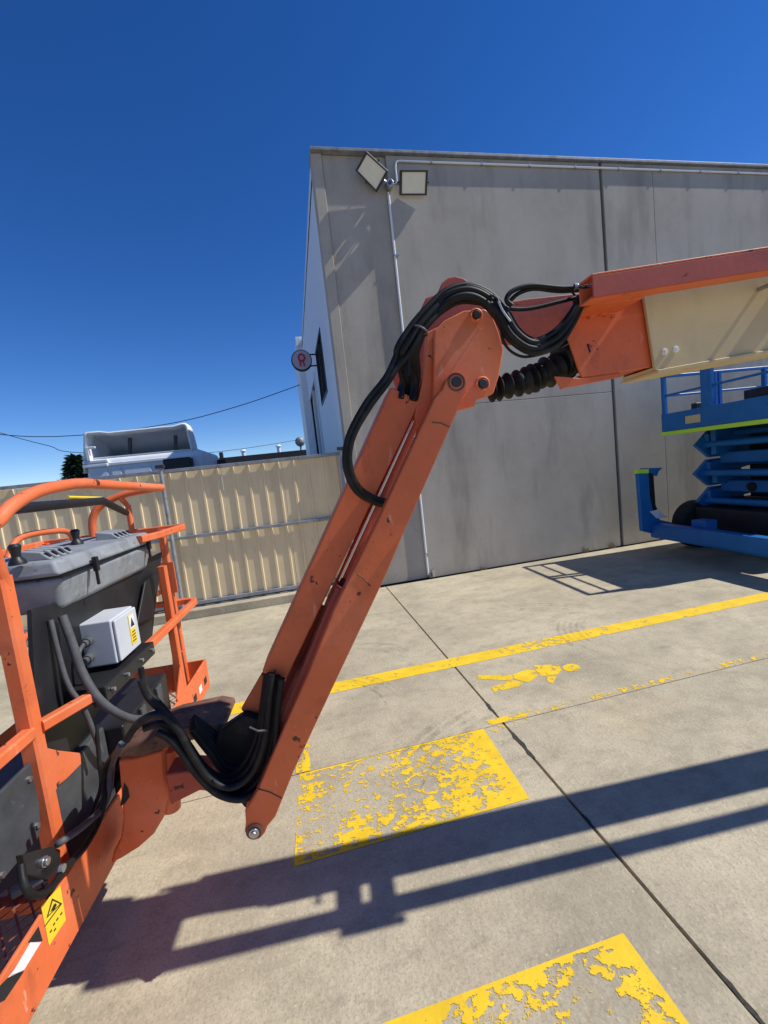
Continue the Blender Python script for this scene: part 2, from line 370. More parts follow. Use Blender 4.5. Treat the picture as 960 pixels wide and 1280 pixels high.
# weep stains are in the material; conduit along the top and down the panel step
cb = thing('conduit', 'thin white conduit running under the coping and down the concrete wall', 'conduit', (1.72, 5.69, 0))
jb = Vector((1.70, 5.66, 5.27))
pp = smooth_path([(13, 5.694, 5.575), (8, 5.694, 5.575), (4, 5.694, 5.575), (2.1, 5.694, 5.575), (1.87, 5.694, 5.575), (1.815, 5.694, 5.52), (1.81, 5.694, 5.38), (1.80, 5.694, 5.30), (1.735, 5.694, 5.27)], 5)
MB().tube(pp, .014, 10).build('pipe', WHITE, cb, smooth=True)
MB().tube([(1.690, 5.724, 5.2), (1.690, 5.724, .05)], .0155, 10).build('pipe', WHITE, cb, smooth=True)
for k in range(14):
    x = 2.3+k*.72; MB().box((x, 5.676, 5.557), (x+.022, 5.712, 5.594)).build('clip', STEEL, cb)
for z in (.35, 1.7, 3.1, 4.4): MB().box((1.672, 5.705, z), (1.74, 5.719, z+.02)).build('clip', STEEL, cb)
MB().box((1.735, 5.66, .02), (1.775, 5.715, .12)).build('outlet_box', STEEL, cb, bevel=.004)

# ------------------------------------------------------------------ floodlights
def floodlight(corners, nrm, label):
    C = sum(corners, Vector((0, 0, 0)))/4; nrm = Vector(nrm).normalized()
    t = thing('floodlight', label, 'floodlight', (C.x, 5.72, C.z), 'floodlights on the warehouse wall')
    inn = [C+(q-C)*.86 for q in corners]
    MB().prism([q-nrm*.0 for q in corners], -nrm*.035).build('housing', DARKMETAL, t, bevel=.006)
    fr = MB()
    for i in range(4):
        a, b = corners[i], corners[(i+1) % 4]; ai, bi = inn[i], inn[(i+1) % 4]
        fr.hexa([a+nrm*.002, b+nrm*.002, bi+nrm*.002, ai+nrm*.002, a+nrm*.02, b+nrm*.02, bi+nrm*.02, ai+nrm*.02])
    fr.build('frame', DARKMETAL, t)
    MB().prism([C+(q-C)*.858+nrm*.003 for q in corners], nrm*.008).build('lens', LENS, t)
    for k in range(7):      # cooling fins on the back
        f = (k+.8)/7.6; a = corners[0].lerp(corners[1], f); b = corners[3].lerp(corners[2], f)
        a2 = a.lerp(b, .12); b2 = a.lerp(b, .9); dd = (corners[1]-corners[0]).normalized()*.006
        MB().hexa([a2-nrm*.036, b2-nrm*.036, b2+dd-nrm*.036, a2+dd-nrm*.036, a2-nrm*.050, b2-nrm*.050, b2+dd-nrm*.050, a2+dd-nrm*.050]).build('fin', DARKMETAL, t)
    # yoke from the sides of the housing to the wall bracket
    m1 = (corners[0]+corners[3])/2-nrm*.02; m2 = (corners[1]+corners[2])/2-nrm*.02; o = (m2-m1).normalized()*.02
    MB().tube([m1-o, m1-o-nrm*.055, m2+o-nrm*.055, m2+o], .008, square=True).build('yoke', DARKMETAL, t)
    e = (m1+m2)/2-nrm*.05
    MB().tube([e, jb+Vector((.0, .02, -.0))], .012, 8).build('arm', STEEL, t)
    return t
def pl(px, C, n): n = Vector(n).normalized(); return onp(px, n, n.dot(Vector(C)))
n2 = (-.05, -.78, -.62); C2 = WY((516.5, 228.5), 5.60)
floodlight([pl(p, C2, n2) for p in ((499.5, 244), (533, 244), (534.5, 212.5), (500, 212.5))], n2, 'square floodlight with upright frame beside the conduit bend')
n1 = (-.42, -.70, -.58); C1 = WY((465, 215), 5.60)
floodlight([pl(p, C1, n1) for p in ((471, 240.5), (485.5, 214), (458, 189), (444.5, 213))], n1, 'floodlight turned on its corner like a diamond')
jbx = thing('junction_box', 'small metal junction box between the two floodlights', 'junction box', (1.70, 5.72, 5.27))
MB().cyl(jb+Vector((0, .058, 0)), jb+Vector((0, -.03, 0)), .05, 16).build('body', STEEL, jbx, bevel=.006)
MB().cyl(jb+Vector((0, -.031, 0)), jb+Vector((0, -.045, 0)), .022, 12).build('plug', DARKMETAL, jbx)

# ------------------------------------------------------------------ round projecting sign
sc = WY((377, 451), 8.0); sg = thing('projecting_sign', 'small round sign with red emblem on two arms from white wall', 'sign', (.73, 8.0, sc.z))
sr = .185
MB().cyl(sc+Vector((0, .05, 0)), sc+Vector((0, -.05, 0)), sr, 40).build('rim', DARKMETAL, sg, bevel=.01)
MB().cyl(sc+Vector((0, -.051, 0)), sc+Vector((0, -.058, 0)), sr*.9, 40).build('face', SIGNFACE, sg)
em = MB(); q0 = sc+Vector((0, -.062, .04))
em.tube([q0+Vector((.052*math.cos(a*math.pi/10), 0, .06*math.sin(a*math.pi/10))) for a in range(20)], .018, 8, closed=True)
em.tube([q0+Vector((-.03, 0, -.05)), q0+Vector((-.035, 0, -.15))], .016, 8).tube([q0+Vector((.02, 0, -.05)), q0+Vector((.035, 0, -.15))], .016, 8)
em.build('emblem', SIGNRED, sg)
for dz in (-.1, .1): MB().tube([sc+Vector((.14, 0, dz)), (.735, 8.0, sc.z+dz)], .014, 8).build('arm', DARKMETAL, sg)

# ================================================================== FENCE
fz = WY((300, 579), 5.83).z; mz = WY((300, 663), 5.8).z; bz = .13
fe = thing('sheet_fence', 'cream ribbed metal sheet fence with pipe posts beside the warehouse', 'fence', (-1.6, 5.83, 0))
MB().box((-9.5, 5.66, -.02), (.72, 5.90, bz-.02)).build('plinth', CONC, fe, bevel=.012)
pit = .1925; prof = [(0, 0), (.122, 0), (.1295, -.0135), (.1535, -.0135), (.161, 0)]
def sheet(z0, z1):
    pr = []
    for k in range(4): pr += [(k*pit+a, b) for a, b in prof]
    pr.append((4*pit, 0)); vs = []; fs = []
    for z in (z0, z1): vs += [(-9.4+a, 5.84+b, z) for a, b in pr]
    n = len(pr)
    for i in range(n-1): fs.append((i, i+1, n+i+1, n+i))
    return MB().add(vs, fs)
proto = [sheet(bz+.005, mz-.005), sheet(mz+.005, fz-.03)]
for row, mb in enumerate(proto):
    o0 = mb.build('sheet', FENCE, fe); s = o0.modifiers.new('thickness', 'SOLIDIFY'); s.thickness = .0012; s.offset = 1
    for k in range(1, 13):
        c = o0.copy(); col.objects.link(c); c.parent = fe; c.location = (k*(4*pit+.002), .0015*(k % 2), random.uniform(-.004, .004))
for (z, h) in ((fz-.03, .042), (mz-.02, .04), (bz+.012, .045)):
    MB().box((-9.4, 5.786, z), (.715, 5.822, z+h)).build('rail', GALV, fe, bevel=.004)
for px in (-6.4, -4.0, -1.60, .66):
    MB().tube([(px, 5.745, -.02), (px, 5.745, fz+.03)], .024, 14).build('post', GALV, fe, smooth=True)
    MB().box((px-.05, 5.715, fz+.032), (px+.05, 5.775, fz+.075)).build('post_cap', DARKMETAL, fe, bevel=.006)

# weeds along the foot of the wall
for i, px in enumerate(((724, 689), (761, 684), (598, 709))):
    b = G(px); w = MB()
    for k in range(26):
        a = random.uniform(0, 6.28); l = random.uniform(.04, .12) if i < 2 else random.uniform(.02, .05); t = random.uniform(.1, .8)
        p0 = Vector((b.x+random.uniform(-.05, .05), 5.672+random.uniform(-.012, .02), 0)); p1 = p0+Vector((math.cos(a)*l*t*.7, -abs(math.sin(a))*l*t*.5+.01, l))
        s = Vector((.004, 0, 0)); w.add([p0-s, p0+s, (p0+p1)/2+s*1.4+Vector((0, 0, .01)), p1], [(0, 1, 2, 3)])
    o = w.build('dry_weed', WEED, None, (b.x, 5.672, 0))
    tag(o, ['dry brown weed tuft at the wall foot, larger of a pair by the panel joint', 'dry weed tuft closest to the wide panel joint', 'tiny weed tuft by the conduit foot'][i], 'weed', 'weeds at the wall foot')

# ================================================================== BACKGROUND
YT = 8.6
tk = thing('truck', 'white cab over truck with open backed roof fairing behind the fence', 'truck', (-3.6, YT+1, 0))
def tp(x, y, Y=YT): return WY((90+x/4.571, 500+y/4.571), Y)
L = tp(66, 400); Rr = tp(690, 330); xl, xr = L.x, Rr.x
ztop = tp(150, 330).z
xr2 = tp(752, 350).x
# cab body: back wall with swages, rounded corners
MB().box((xl+.02, YT, .75), (xr2, YT+1.9, ztop)).build('cab_body', WHITE, tk, bevel=.12, seg=4)
for (x0, y0, x1, y1) in ((232, 380, 280, 432), (300, 372, 450, 412), (138, 395, 205, 440)):
    a, b = tp(x0, y1), tp(x1, y0); MB().box((a.x, YT-.014, a.z-.25), (b.x, YT+.05, b.z)).build('pressed_panel', WHITE, tk, bevel=.012)
a = tp(210, 350); b = tp(690, 300)
MB().box((a.x-.3, YT-.03, b.z-.10), (b.x, YT+.05, b.z-.04)).build('back_rail', WHITE, tk, bevel=.012)
a = tp(545, 395); b = tp(692, 318)
MB().box((a.x, YT-.25, a.z-.4), (b.x, YT-.02, b.z-.03)).build('air_intake', BLACK, tk, bevel=.03)
# roof fairing: a hollow shell open to the back
outer = [(62, 420), (62, 192), (80, 182), (150, 176), (205, 182), (300, 172), (500, 150), (570, 146), (625, 130), (645, 130), (660, 150), (688, 270), (690, 300)]
op = [tp(*q) for q in outer]
cen = Vector(((xl+xr)/2, YT, ztop))
sh = MB(); vs = []
for dep, scl, rise in ((0, 1, 0), (.35, 1.0, .0), (.7, .95, -.28), (1.0, .88, -.75)):
    for q in op:
        z = q.z + (rise*(max(0, q.z-ztop+.1)/1.2) if rise else 0)
        vs.append(Vector((cen.x+(q.x-cen.x)*scl, YT+dep+.02, z)))
n = len(op)
fs = [(r*n+i, r*n+i+1, (r+1)*n+i+1, (r+1)*n+i) for r in range(3) for i in range(n-1)]
sh.add(vs, fs); sho = sh.build('roof_fairing', WHITE, tk, smooth=True)
sd = sho.modifiers.new('thickness', 'SOLIDIFY'); sd.thickness = .045; sd.offset = -1
fr = MB().add([vs[3*n+i] for i in range(n)], [list(range(n))]).build('fairing_front', WHITE, tk)
for x in (275, 552):
    a = tp(x-5, 180); b = tp(x+12, 320); MB().tube([a+Vector((0, .5, -.03)), b+Vector((0, .35, -.05))], .03, square=True).build('fairing_strut', HOSEGREY, tk)
MB().box((xl+.05, YT+.05, ztop-.01), (xr-.05, YT+1.5, ztop+.01)).build('cab_roof', WHITE, tk)
# side deflector, mirror
a = tp(78, 270); b = tp(150, 330); MB().box((a.x, YT-.06, b.z-.05), (a.x+.06, YT+.4, a.z)).box((a.x+.06, YT-.06, a.z-.04), (b.x, YT-.02, a.z)).build('side_deflector', WHITE, tk, bevel=.01)
for y in (350, 372): 
    a = tp(62, y); MB().box((a.x, YT-.05, a.z-.07), (a.x+.42, YT+.02, a.z)).build('grab_step', WHITE, tk, bevel=.02)
a = tp(778, 355); MB().box((a.x-.1, YT+1.5, a.z-.25), (a.x+.1, YT+1.62, a.z+.12)).tube([(xr2-.05, YT+1.55, a.z), (a.x, YT+1.55, a.z)], .02, 8).build('mirror', BLACK, tk, bevel=.02)
MB().box((xl+.5, YT-.8, .55), (xl+.7, YT+1.9, .749)).box((xr-.7, YT-.8, .55), (xr-.5, YT+1.9, .749)).build('chassis_rail', BLACK, tk)
for x in (xl+.02, xr-.3): 
    wv = MB().cyl((x, YT+.9, .47), (x+.3, YT+.9, .47), .5, 28).build('wheel', TYRE, tk, bevel=.03)

# low shed beyond
sA = WY((275, 573), 26); sB = WY((384, 557), 26)
shd = thing('far_shed', 'low dark shed roofline beyond the fence with small roof vents', 'building', (sA.x+2, 26, 0))
MB().box((sA.x, 26, 0), (sA.x+16, 38, sA.z-.45)).build('wall', WALLC, shd)
MB().box((sA.x-.15, 25.7, sA.z-.45), (sA.x+16, 38.2, sA.z)).build('roof', mat('shed_roof', (.03, .03, .03), .8), shd)
for px, py in ((304, 564), (348, 558)):
    p = WY((px, py), 29); MB().cyl((p.x, 29, sA.z), (p.x, 29, p.z), .11, 14, .13).cyl((p.x, 29, p.z), (p.x, 29, p.z+.1), .2, 14, .13).build('roof_vent', WHITE, shd, smooth=True)
p = WY((375, 552), 26.5); bm_ = MB().cyl((p.x, 26.5, sA.z), (p.x, 26.5, p.z-.2), .06, 8)
for k in range(7):
    a0 = -math.pi/2+math.pi*k/7; a1 = -math.pi/2+math.pi*(k+1)/7
    bm_.tube([(p.x, 26.5, p.z+.30*math.sin(a0)), (p.x, 26.5, p.z+.30*math.sin(a1))], [max(.01, .30*math.cos(a0)), max(.01, .30*math.cos(a1))], 16)
bm_.build('turbine_vent', GALV, shd, smooth=True)
p = WY((276, 565), 26); MB().box((p.x-.1, 25.9, 0), (p.x+.1, 26.1, p.z-.02)).build('corner_post', DARKMETAL, shd)

def tree(name, label, px, Y, top, w, n):
    b = WY(px, Y); zt = WY(top, Y).z
    t = thing(name, label, 'tree', (b.x, Y, 0))
    MB().tube([(b.x, Y, -.05), (b.x, Y, zt*.6), (b.x, Y, zt-.1)], [.16, .09, .02], 9).build('trunk', BARK, t, smooth=True)
    c = MB()
    for k in range(n):
        h = random.random(); z = .8+(zt-.8)*h; r = w*(1-h)**.7*(.35+.65*random.random()) + .05
        a = random.uniform(0, 6.28); p = Vector((b.x+r*math.cos(a), Y+r*math.sin(a), z-.12*r)); s = random.uniform(.05, .13)
        dr = Vector((math.cos(a), math.sin(a), random.uniform(-.4, .5))).normalized()*s*1.8; sd = Vector((-math.sin(a), math.cos(a), random.uniform(-.5, .5)))*s*.6
        c.add([p-sd, p+dr, p+sd], [(0, 1, 2)])
    c.build('crown', LEAF, t)
tree('conifer_tree', 'dark conifer showing above the fence left of the truck', (96, 590), 15, (98, 569), .75, 5000)

# overhead service cables
def cable(name, pts, label, r=.012):
    o = MB().tube(smooth_path(pts, 8), r, 6).build(name, BLACKM, None, pts[0], smooth=True)
    return tag(o, label, 'cable', 'overhead service cables')
e = Vector((.56, 13.3, WX((377, 481), .56).z))
e = Vector((.56, 14, WY((376, 481), 14).z))
cable('overhead_cable', [e, WY((300, 507), 14.2), WY((215, 529), 14.6), WY((100, 544), 15), WY((0, 543), 15.5), WY((-120, 520), 16)], 'black service cable tied to the white wall, passing over the truck')
cable('overhead_cable', [WY((-120, 505), 18), WY((0, 541), 18), WY((60, 557), 18), WY((105, 566), 18), WY((260, 566), 22), WY((384, 548), 26)], 'thin black cable dipping behind the truck cab')

# ================================================================== SCISSOR LIFT
sx, sy = 5.18, 5.15
lift = thing('scissor_lift', 'blue scissor lift with lime striped deck parked against the concrete wall', 'scissor lift', (sx+1.4, 4.4, 0))
LA = Vector((-.046, -1, 0)).normalized(); LB = Vector((1, -.046, 0)).normalized()   # along the short end toward us / along the machine
def LP(a, b, z): return Vector((sx, sy, 0)) + LA*a + LB*b + Vector((0, 0, z))
def lbox(mb, a0, a1, b0, b1, z0, z1):
    return mb.hexa([LP(a0, b0, z0), LP(a0, b1, z0), LP(a1, b1, z0), LP(a1, b0, z0), LP(a0, b0, z1), LP(a0, b1, z1), LP(a1, b1, z1), LP(a1, b0, z1)])
W_, LEN = 1.52, 3.3; DZ = 1.64
deck = lbox(MB(), .02, W_-.02, .02, LEN, DZ+.02, DZ+.07).build('deck', BLUE, lift)
for nm, ar in (('end', (0, W_, -.005, .03)), ('far', (-.005, .03, .03, LEN)), ('near', (W_-.03, W_+.005, .03, LEN))):
    a0, a1, b0, b1 = ar
    lbox(MB(), a0, a1, b0, b1, DZ+.055, DZ+.30).build('toe_board', BLUE, lift, bevel=.005)
    k = .012
    lbox(MB(), a0-k, a1+k, b0-k, b1+k, DZ, DZ+.052).build('lime_stripe', LIME, lift, bevel=.004)
TZ, MZ = 2.46, 2.19
def lpost(a, b, w=.028, z1=TZ): MB().tube([LP(a, b, DZ+.28), LP(a, b, z1)], w, square=True, up=LA).build('post', BLUE, lift)
def lrail(P, w=.02): MB().tube(P, w, square=True).build('guard_rail', BLUE, lift)
for a in (.03, W_-.03):
    for b in (.03, .86, .93, 1.7, 2.5, 3.25): lpost(a, b)
for a in (.66, .75): lpost(a, .02, .03)
lrail([LP(.03, .03, TZ), LP(W_-.03, .03, TZ)]); lrail([LP(.03, .03, MZ), LP(.66, .03, MZ)], .014); lrail([LP(.75, .03, MZ), LP(W_-.03, .03, MZ)], .014)
for a in (.03, W_-.03):
    lrail([LP(a, .03, TZ), LP(a, 3.25, TZ)]); lrail([LP(a, .05, MZ), LP(a, 3.25, MZ)], .014)
lrail([LP(.03, 3.25, TZ), LP(W_-.03, 3.25, TZ)]); lrail([LP(.03, 3.25, MZ), LP(W_-.03, 3.25, MZ)], .014)
lbox(MB(), .40, .62, -.012, -.0055, DZ+.12, DZ+.22).build('decal', CREAM, lift)
lbox(MB(), .38, .46, .1, .2, DZ+.30, DZ+.38).build('socket', BLACK, lift, bevel=.01)
lbox(MB(), 1.0, 1.3, .2, .7, DZ+.28, DZ+.42).build('control_tray', BLACK, lift, bevel=.01)
# scissor stack: three closed pairs, arms along the machine, cross tubes at the ends
levels = [.67, 1.06, 1.455, 1.62]
for k in range(3):
    z0, z1 = levels[k], levels[k+1]
    for a in (.30, 1.17):
        for flip in (0, 1):
            da = .05 if flip else -.05
            p, q = ((z0+.05, z1-.05) if not flip else (z1-.05, z0+.05))
            MB().hexa([LP(a+da-.035, .45, p-.095), LP(a+da-.035, 2.9, q-.095), LP(a+da+.035, 2.9, q-.095), LP(a+da+.035, .45, p-.095),
                       LP(a+da-.035, .45, p+.095), LP(a+da-.035, 2.9, q+.095), LP(a+da+.035, 2.9, q+.095), LP(a+da+.035, .45, p+.095)]).build('scissor_arm', BLUE, lift, bevel=.01)
for k, z in enumerate(levels[:-1]):
    b = .44 if k % 2 else .47
    MB().cyl(LP(.18, b, z+.0), LP(1.30, b, z+.0), .045, 16).build('cross_tube', BLUE, lift, smooth=True)
    MB().cyl(LP(.2, b+.32, z+.12), LP(1.28, b+.32, z+.12), .04, 14).build('cross_tube', BLUE, lift, smooth=True)
    # pointed arm ends that make the zigzag outline
    for a in (.17, 1.27):
        MB().prism([LP(a, b-.16, z), LP(a, b-.10, z+.05), LP(a, b+.06, z+.185), LP(a, b+.5, z+.185), LP(a, b+.6, z+.06), LP(a, b+.6, z-.06), LP(a, b+.5, z-.185), LP(a, b+.06, z-.185), LP(a, b-.10, z-.05)], LA*.06).build('arm_end', BLUE, lift, bevel=.008)
lbox(MB(), .42, 1.14, .95, 1.0, .68, 1.6).build('dark_infill', BLACK, lift)  # added black sheet, its colour stands in for shade between the arms
for z in (.86, 1.25): lbox(MB(), .28, 1.2, .62, .74, z-.08, z+.08).build('link_tube', BLUE, lift, bevel=.02)
MB().cyl(LP(.72, .6, .85), LP(.72, 2.4, 1.3), .06, 16).build('lift_cylinder', BLACK, lift, smooth=True)
lbox(MB(), .25, 1.25, .5, 3.2, .62, .665).build('stack_tray', BLACK, lift)
# chassis, wheels, bumper beam and the corner outrigger
lbox(MB(), .22, 1.30, .25, 3.35, .30, .60).build('chassis', BLACK, lift, bevel=.02)
for a0, a1 in ((-.02, .20), (1.32, 1.54)):
    for b in (.42, 2.75):
        wv = MB().cyl(LP(a0, b, .33), LP(a1, b, .33), .34, 32).build('wheel', TYRE, lift, bevel=.03)
        MB().cyl(LP(a0-.006, b, .33), LP(a1+.006, b, .33), .17, 24).build('rim', WHITE, wv, bevel=.01)
lbox(MB(), .05, 2.1, -.32, -.14, .22, .42).build('bumper_beam', BLUE, lift, bevel=.02)
lbox(MB(), .9, 2.1, -.36, -.322, .26, .44).build('beam_plate', BLUE, lift, bevel=.01)
lbox(MB(), .55, .75, -.14, .05, .28, .5).build('beam_bracket', BLUE, lift, bevel=.01)
OY = 5.08
out = [WY(p, OY) for p in ((797.5, 590), (811, 588), (812.5, 620), (817, 640), (826, 650), (840, 653), (842, 668), (820, 668), (803, 664))]
og = MB().prism(out, (0, .06, 0)).build('outrigger', BLUE, lift, bevel=.01)
c4 = [WY(p, OY) for p in ((811.5, 590), (819, 590), (822, 632), (829, 647), (818, 640), (813, 622))]
MB().prism([q+Vector((0, .03, 0)) for q in c4], (0, .09, 0)).build('channel', BLACK, og, bevel=.004)
c4 = [WY(p, OY) for p in ((810, 585), (828, 584.5), (823, 589), (821, 595), (811, 590))]
MB().prism([q+Vector((0, -.01, 0)) for q in c4], (0, .15, 0)).build('cap', BLUE, og, bevel=.004)
c4 = [WY(p, OY-.004) for p in ((797, 587.5), (811, 586), (811, 591.5), (797, 592))]
MB().prism(c4, (0, .068, 0)).build('lime_stripe', LIME, og)
c4 = [WY(p, OY-.006) for p in ((812.5, 639.5), (822, 637), (835, 646.5), (821, 648))]
MB().prism(c4, (0, .005, 0)).build('label_plate', WHITE, og)

# ================================================================== BOOM LIFT
BTH = .075
BE = Vector((math.cos(BTH), -math.sin(BTH), 0)); BN = Vector((-math.sin(BTH), -math.cos(BTH), 0)); B0 = Vector((2.0, 1.345, 0))
def PT(p, n=0.0): return onp(p, BN, BN.dot(B0)+n)
def PTS(L_, n): return [PT(p, n) for p in L_]
bl = thing('boom_lift', 'orange articulated boom lift with cream boom, knuckle jib and work basket', 'boom lift', (8.6, .85, 0))
def plate(name, poly, n0, n1, M, parent=None, bevel=.004):
    """flat plate: outline on the plane n1 (toward us), going back to n0"""
    return MB().prism(PTS(poly, n1), BN*(n0-n1)).build(name, M, parent or bl, bevel=bevel)
def circ(c, r, k=20): return [(c[0]+r*math.cos(2*math.pi*i/k), c[1]+r*math.sin(2*math.pi*i/k)) for i in range(k)]

# --- cream main boom (runs right, out of the picture, to the turntable)
hn = .085
TL, BL = PT((803, 358), hn), PT((819, 463), hn); BR = PT((960, 437.5), hn)
ax = (BR-BL).normalized(); LENB = 7.0
sec = [BL, TL, TL+BN*(-2*hn), BL+BN*(-2*hn)]
far = [q+ax*LENB for q in sec]
th = .012
up = (TL-BL)
def bar(P0, d1, d2, ln=LENB, start=0.0):   # box from corner P0 along ax, spans d1 and d2
    a = P0+ax*start; e = a+ax*ln
    return MB().hexa([a, e, e+d1, a+d1, a+d2, e+d2, e+d1+d2, a+d1+d2])
upn = up.normalized()
bs = bar(BL, -BN*th, up).build('boom_section', CREAM, bl, bevel=.003)                        # near web
bar(BL-BN*(2*hn), BN*th, up).build('boom_web', CREAM, bs)
bar(BL-BN*(th+.001), -BN*(2*hn-2*th-.002), upn*th).build('bottom_plate', CREAM, bs)
bar(BL-BN*(th+.001)+up-upn*th, -BN*(2*hn-2*th-.002), upn*th).build('top_plate', CREAM, bs)
bar(BL+BN*.012-upn*.012, -BN*(2*hn+.024), upn*.0115).build('bottom_flange', CREAM, bs, bevel=.002)
for p in ((830, 440), (844, 437)):
    c = PT(p, hn); MB().cyl(c-BN*.002, c+BN*.006, .011, 16).cyl(c+BN*.006, c+BN*.011, .007, 6).build('bolt', WHITE, bs, bevel=.001)
c = PT((948, 362), hn); MB().cyl(c, c+BN*.06, .008, 10).cyl(c+BN*.055, c+BN*.062, .014, 10).build('hose_peg', STEEL, bs)
# --- orange inner boom nose, open box
hi = .066
near = [(704, 406), (722, 380), (745, 366), (803, 360), (830, 360), (840, 455), (769, 466), (727, 472)]
plate('nose_plate', near, hi-.01, hi, ORANGE); plate('nose_plate', near, -hi, -hi+.01, ORANGE)
nb = PTS([(727, 472), (840, 454)], hi); MB().hexa([nb[0]-BN*.011, nb[1]-BN*.011, nb[1]-BN*(2*hi-.011), nb[0]-BN*(2*hi-.011)] + [q+Vector((0, 0, .01)) for q in (nb[0]-BN*.011, nb[1]-BN*.011, nb[1]-BN*(2*hi-.011), nb[0]-BN*(2*hi-.011))]).build('nose_floor', DULLRED, bl)
lip = PTS([(694, 470), (727, 472.5), (775, 466), (778, 471), (702, 486)], hi)
MB().prism(lip, -BN*.012).build('nose_lip', ORANGE, bl, bevel=.003)
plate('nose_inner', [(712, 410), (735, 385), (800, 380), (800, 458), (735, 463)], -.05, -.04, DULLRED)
plate('stiffener', [(735, 385), (757, 378), (757, 388), (738, 398)], hi, hi+.014, ORANGE)
plate('stiffener', [(752, 392), (759, 372), (761, 372), (758, 393)], hi, hi+.02, ORANGE)
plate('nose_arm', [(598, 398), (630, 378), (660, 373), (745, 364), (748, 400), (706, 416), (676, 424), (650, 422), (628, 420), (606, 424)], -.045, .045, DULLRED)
# --- hose tray on brackets alongside the boom
tn0, tn1 = .188, .258
t0 = PT((742, 372), tn1); t1 = PT((960, 337), tn1); tax = (t1-t0).normalized(); th_ = PT((736, 345), tn1)-t0
def tbar(P0, d1, d2, a, b): s_, e_ = P0+tax*a, P0+tax*b; return MB().hexa([s_, e_, e_+d1, s_+d1, s_+d2, e_+d2, e_+d1+d2, s_+d1+d2])
tu = Vector((0, 0, th_.dot(Vector((0, 0, 1)))))
tr = tbar(t0, -BN*.006, tu, 0, 6.4).build('hose_tray', DULLRED, bl, bevel=.002)
tbar(t0-BN*.0065, -BN*(tn1-tn0-.013), Vector((0, 0, .006)), 0, 6.4).build('tray_floor', ORANGE, tr)
tbar(t0-BN*(tn1-tn0), BN*.006, tu*.8, 0, 6.4).build('tray_side', ORANGE, tr)
tbar(t0+tu+Vector((0, 0, .001)), -BN*(tn1-tn0), Vector((0, 0, .006)), 0, 6.4).build('tray_lid', ORANGE, tr, bevel=.002)
for s_ in (.05, .90, 1.04, 3.6, 4.6, 5.6): tbar(t0-BN*(tn1-tn0)+Vector((0, 0, .004)), -BN*(tn0-hn), tu*.7, s_, s_+.07).build('bracket', ORANGE, tr)
plate('tray_corner', [(738, 374), (806, 366), (806, 372), (760, 379), (742, 380)], hi+.001, .187, ORANGE)
tbar(t0+BN*.002-Vector((0, 0, .02)), BN*.03, tu*.9, .90, 1.11).build('tray_clamp', DULLRED, tr, bevel=.004)
# --- knuckle plates and pins
kn = [(543, 413), (556, 400), (580, 388), (606, 386), (615, 392), (624, 415), (629.5, 437), (624, 470), (617, 492), (606, 497), (596, 500), (594, 508), (570, 514), (541, 500)]
plate('knuckle_plate', kn, .062, .082, ORANGE, bevel=.005); plate('knuckle_plate', kn, -.082, -.062, ORANGE, bevel=.005)
plate('knuckle_rib', [(600, 410), (604, 413), (566, 470), (562, 467)], .0825, .0835, ORANGE)
bkp = [(533, 372), (547, 367), (553, 353), (560, 347), (568, 345), (578, 347), (590, 354), (604, 366), (612, 392), (600, 440), (540, 512), (521, 520), (500, 500), (490, 470), (500, 440)]
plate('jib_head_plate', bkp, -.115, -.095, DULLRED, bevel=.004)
plate('jib_head_plate', [(534, 415), (548, 408), (548, 470), (535, 520), (523, 545), (518, 520), (527, 480)], .03, .06, ORANGE)
for p, r, n in (((595, 394), .012, .083), ((603, 480), .014, .083), ((570, 478), .017, .132)):
    c = PT(p, n); MB().cyl(c-BN*.16, c+BN*.012, r, 18).build('pivot_pin', DARKMETAL, bl, bevel=.002)
    ring = [c+BE*(r*1.55*math.cos(a*math.pi/12))+Vector((0, 0, r*1.55*math.sin(a*math.pi/12)))+BN*.001 for a in range(24)]
    MB().tube(ring, .0045, 8, closed=True).build('pin_collar', RUST if r > .016 else ORANGE, bl, smooth=True)
# --- jib: box arm at the back, link arm toward us
jb_ = plate('jib_arm', [(489, 483), (525.5, 501), (357, 851), (327, 841)], -.075, .06, ORANGE, bevel=.006)
plate('jib_side_plate', [(327, 842), (346, 850), (318, 905), (301, 887)], -.075, -.055, ORANGE, bl)
plate('jib_side_plate', [(357, 850), (402, 756), (409, 760), (330, 935), (318, 925)], -.06, -.045, DULLRED, bl)
a, b = PT((527, 505), -.02), PT((423, 738), -.02); MB().cyl(a, b, .024, 18).build('jib_cylinder', DULLRED, bl, smooth=True)
a, b = PT((524, 508), .02), PT((424, 726), .02); MB().cyl(a, b, .0055, 12).build('cylinder_rod', CHROME, bl, smooth=True)
plate('rod_end', [(418, 742), (429, 724), (436, 729), (424, 757)], -.05, .03, BLACK)
tipc = circ((318.5, 1037), 13.5, 24)
lk = [(553, 486), (558, 474), (566, 467), (575, 467), (582, 473), (584, 485), (572, 514), (509, 657), (478, 729), (416, 860), (367, 965), (344, 1022), (334, 1034), (331, 1042), (325, 1049), (317, 1050.5), (309, 1047), (305.5, 1040), (307, 1030), (306, 1015), (322, 988), (355, 910), (386, 840), (418, 760), (473, 650), (530, 526), (543, 497)]
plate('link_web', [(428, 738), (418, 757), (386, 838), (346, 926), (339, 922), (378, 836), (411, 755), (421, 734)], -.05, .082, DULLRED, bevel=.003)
link = plate('jib_link', lk, .085, .135, ORANGE, bevel=.006)
for p, q in (((322, 986), (352, 998)), ((447, 718), (463, 733)), ((540, 528), (562, 534))):      # weld seams
    a, b = PT(p, .1355), PT(q, .1355); MB().tube([a, a.lerp(b, .5)+Vector((0, 0, .006)), b], .0022, 6).build('weld_seam', RUST, link)
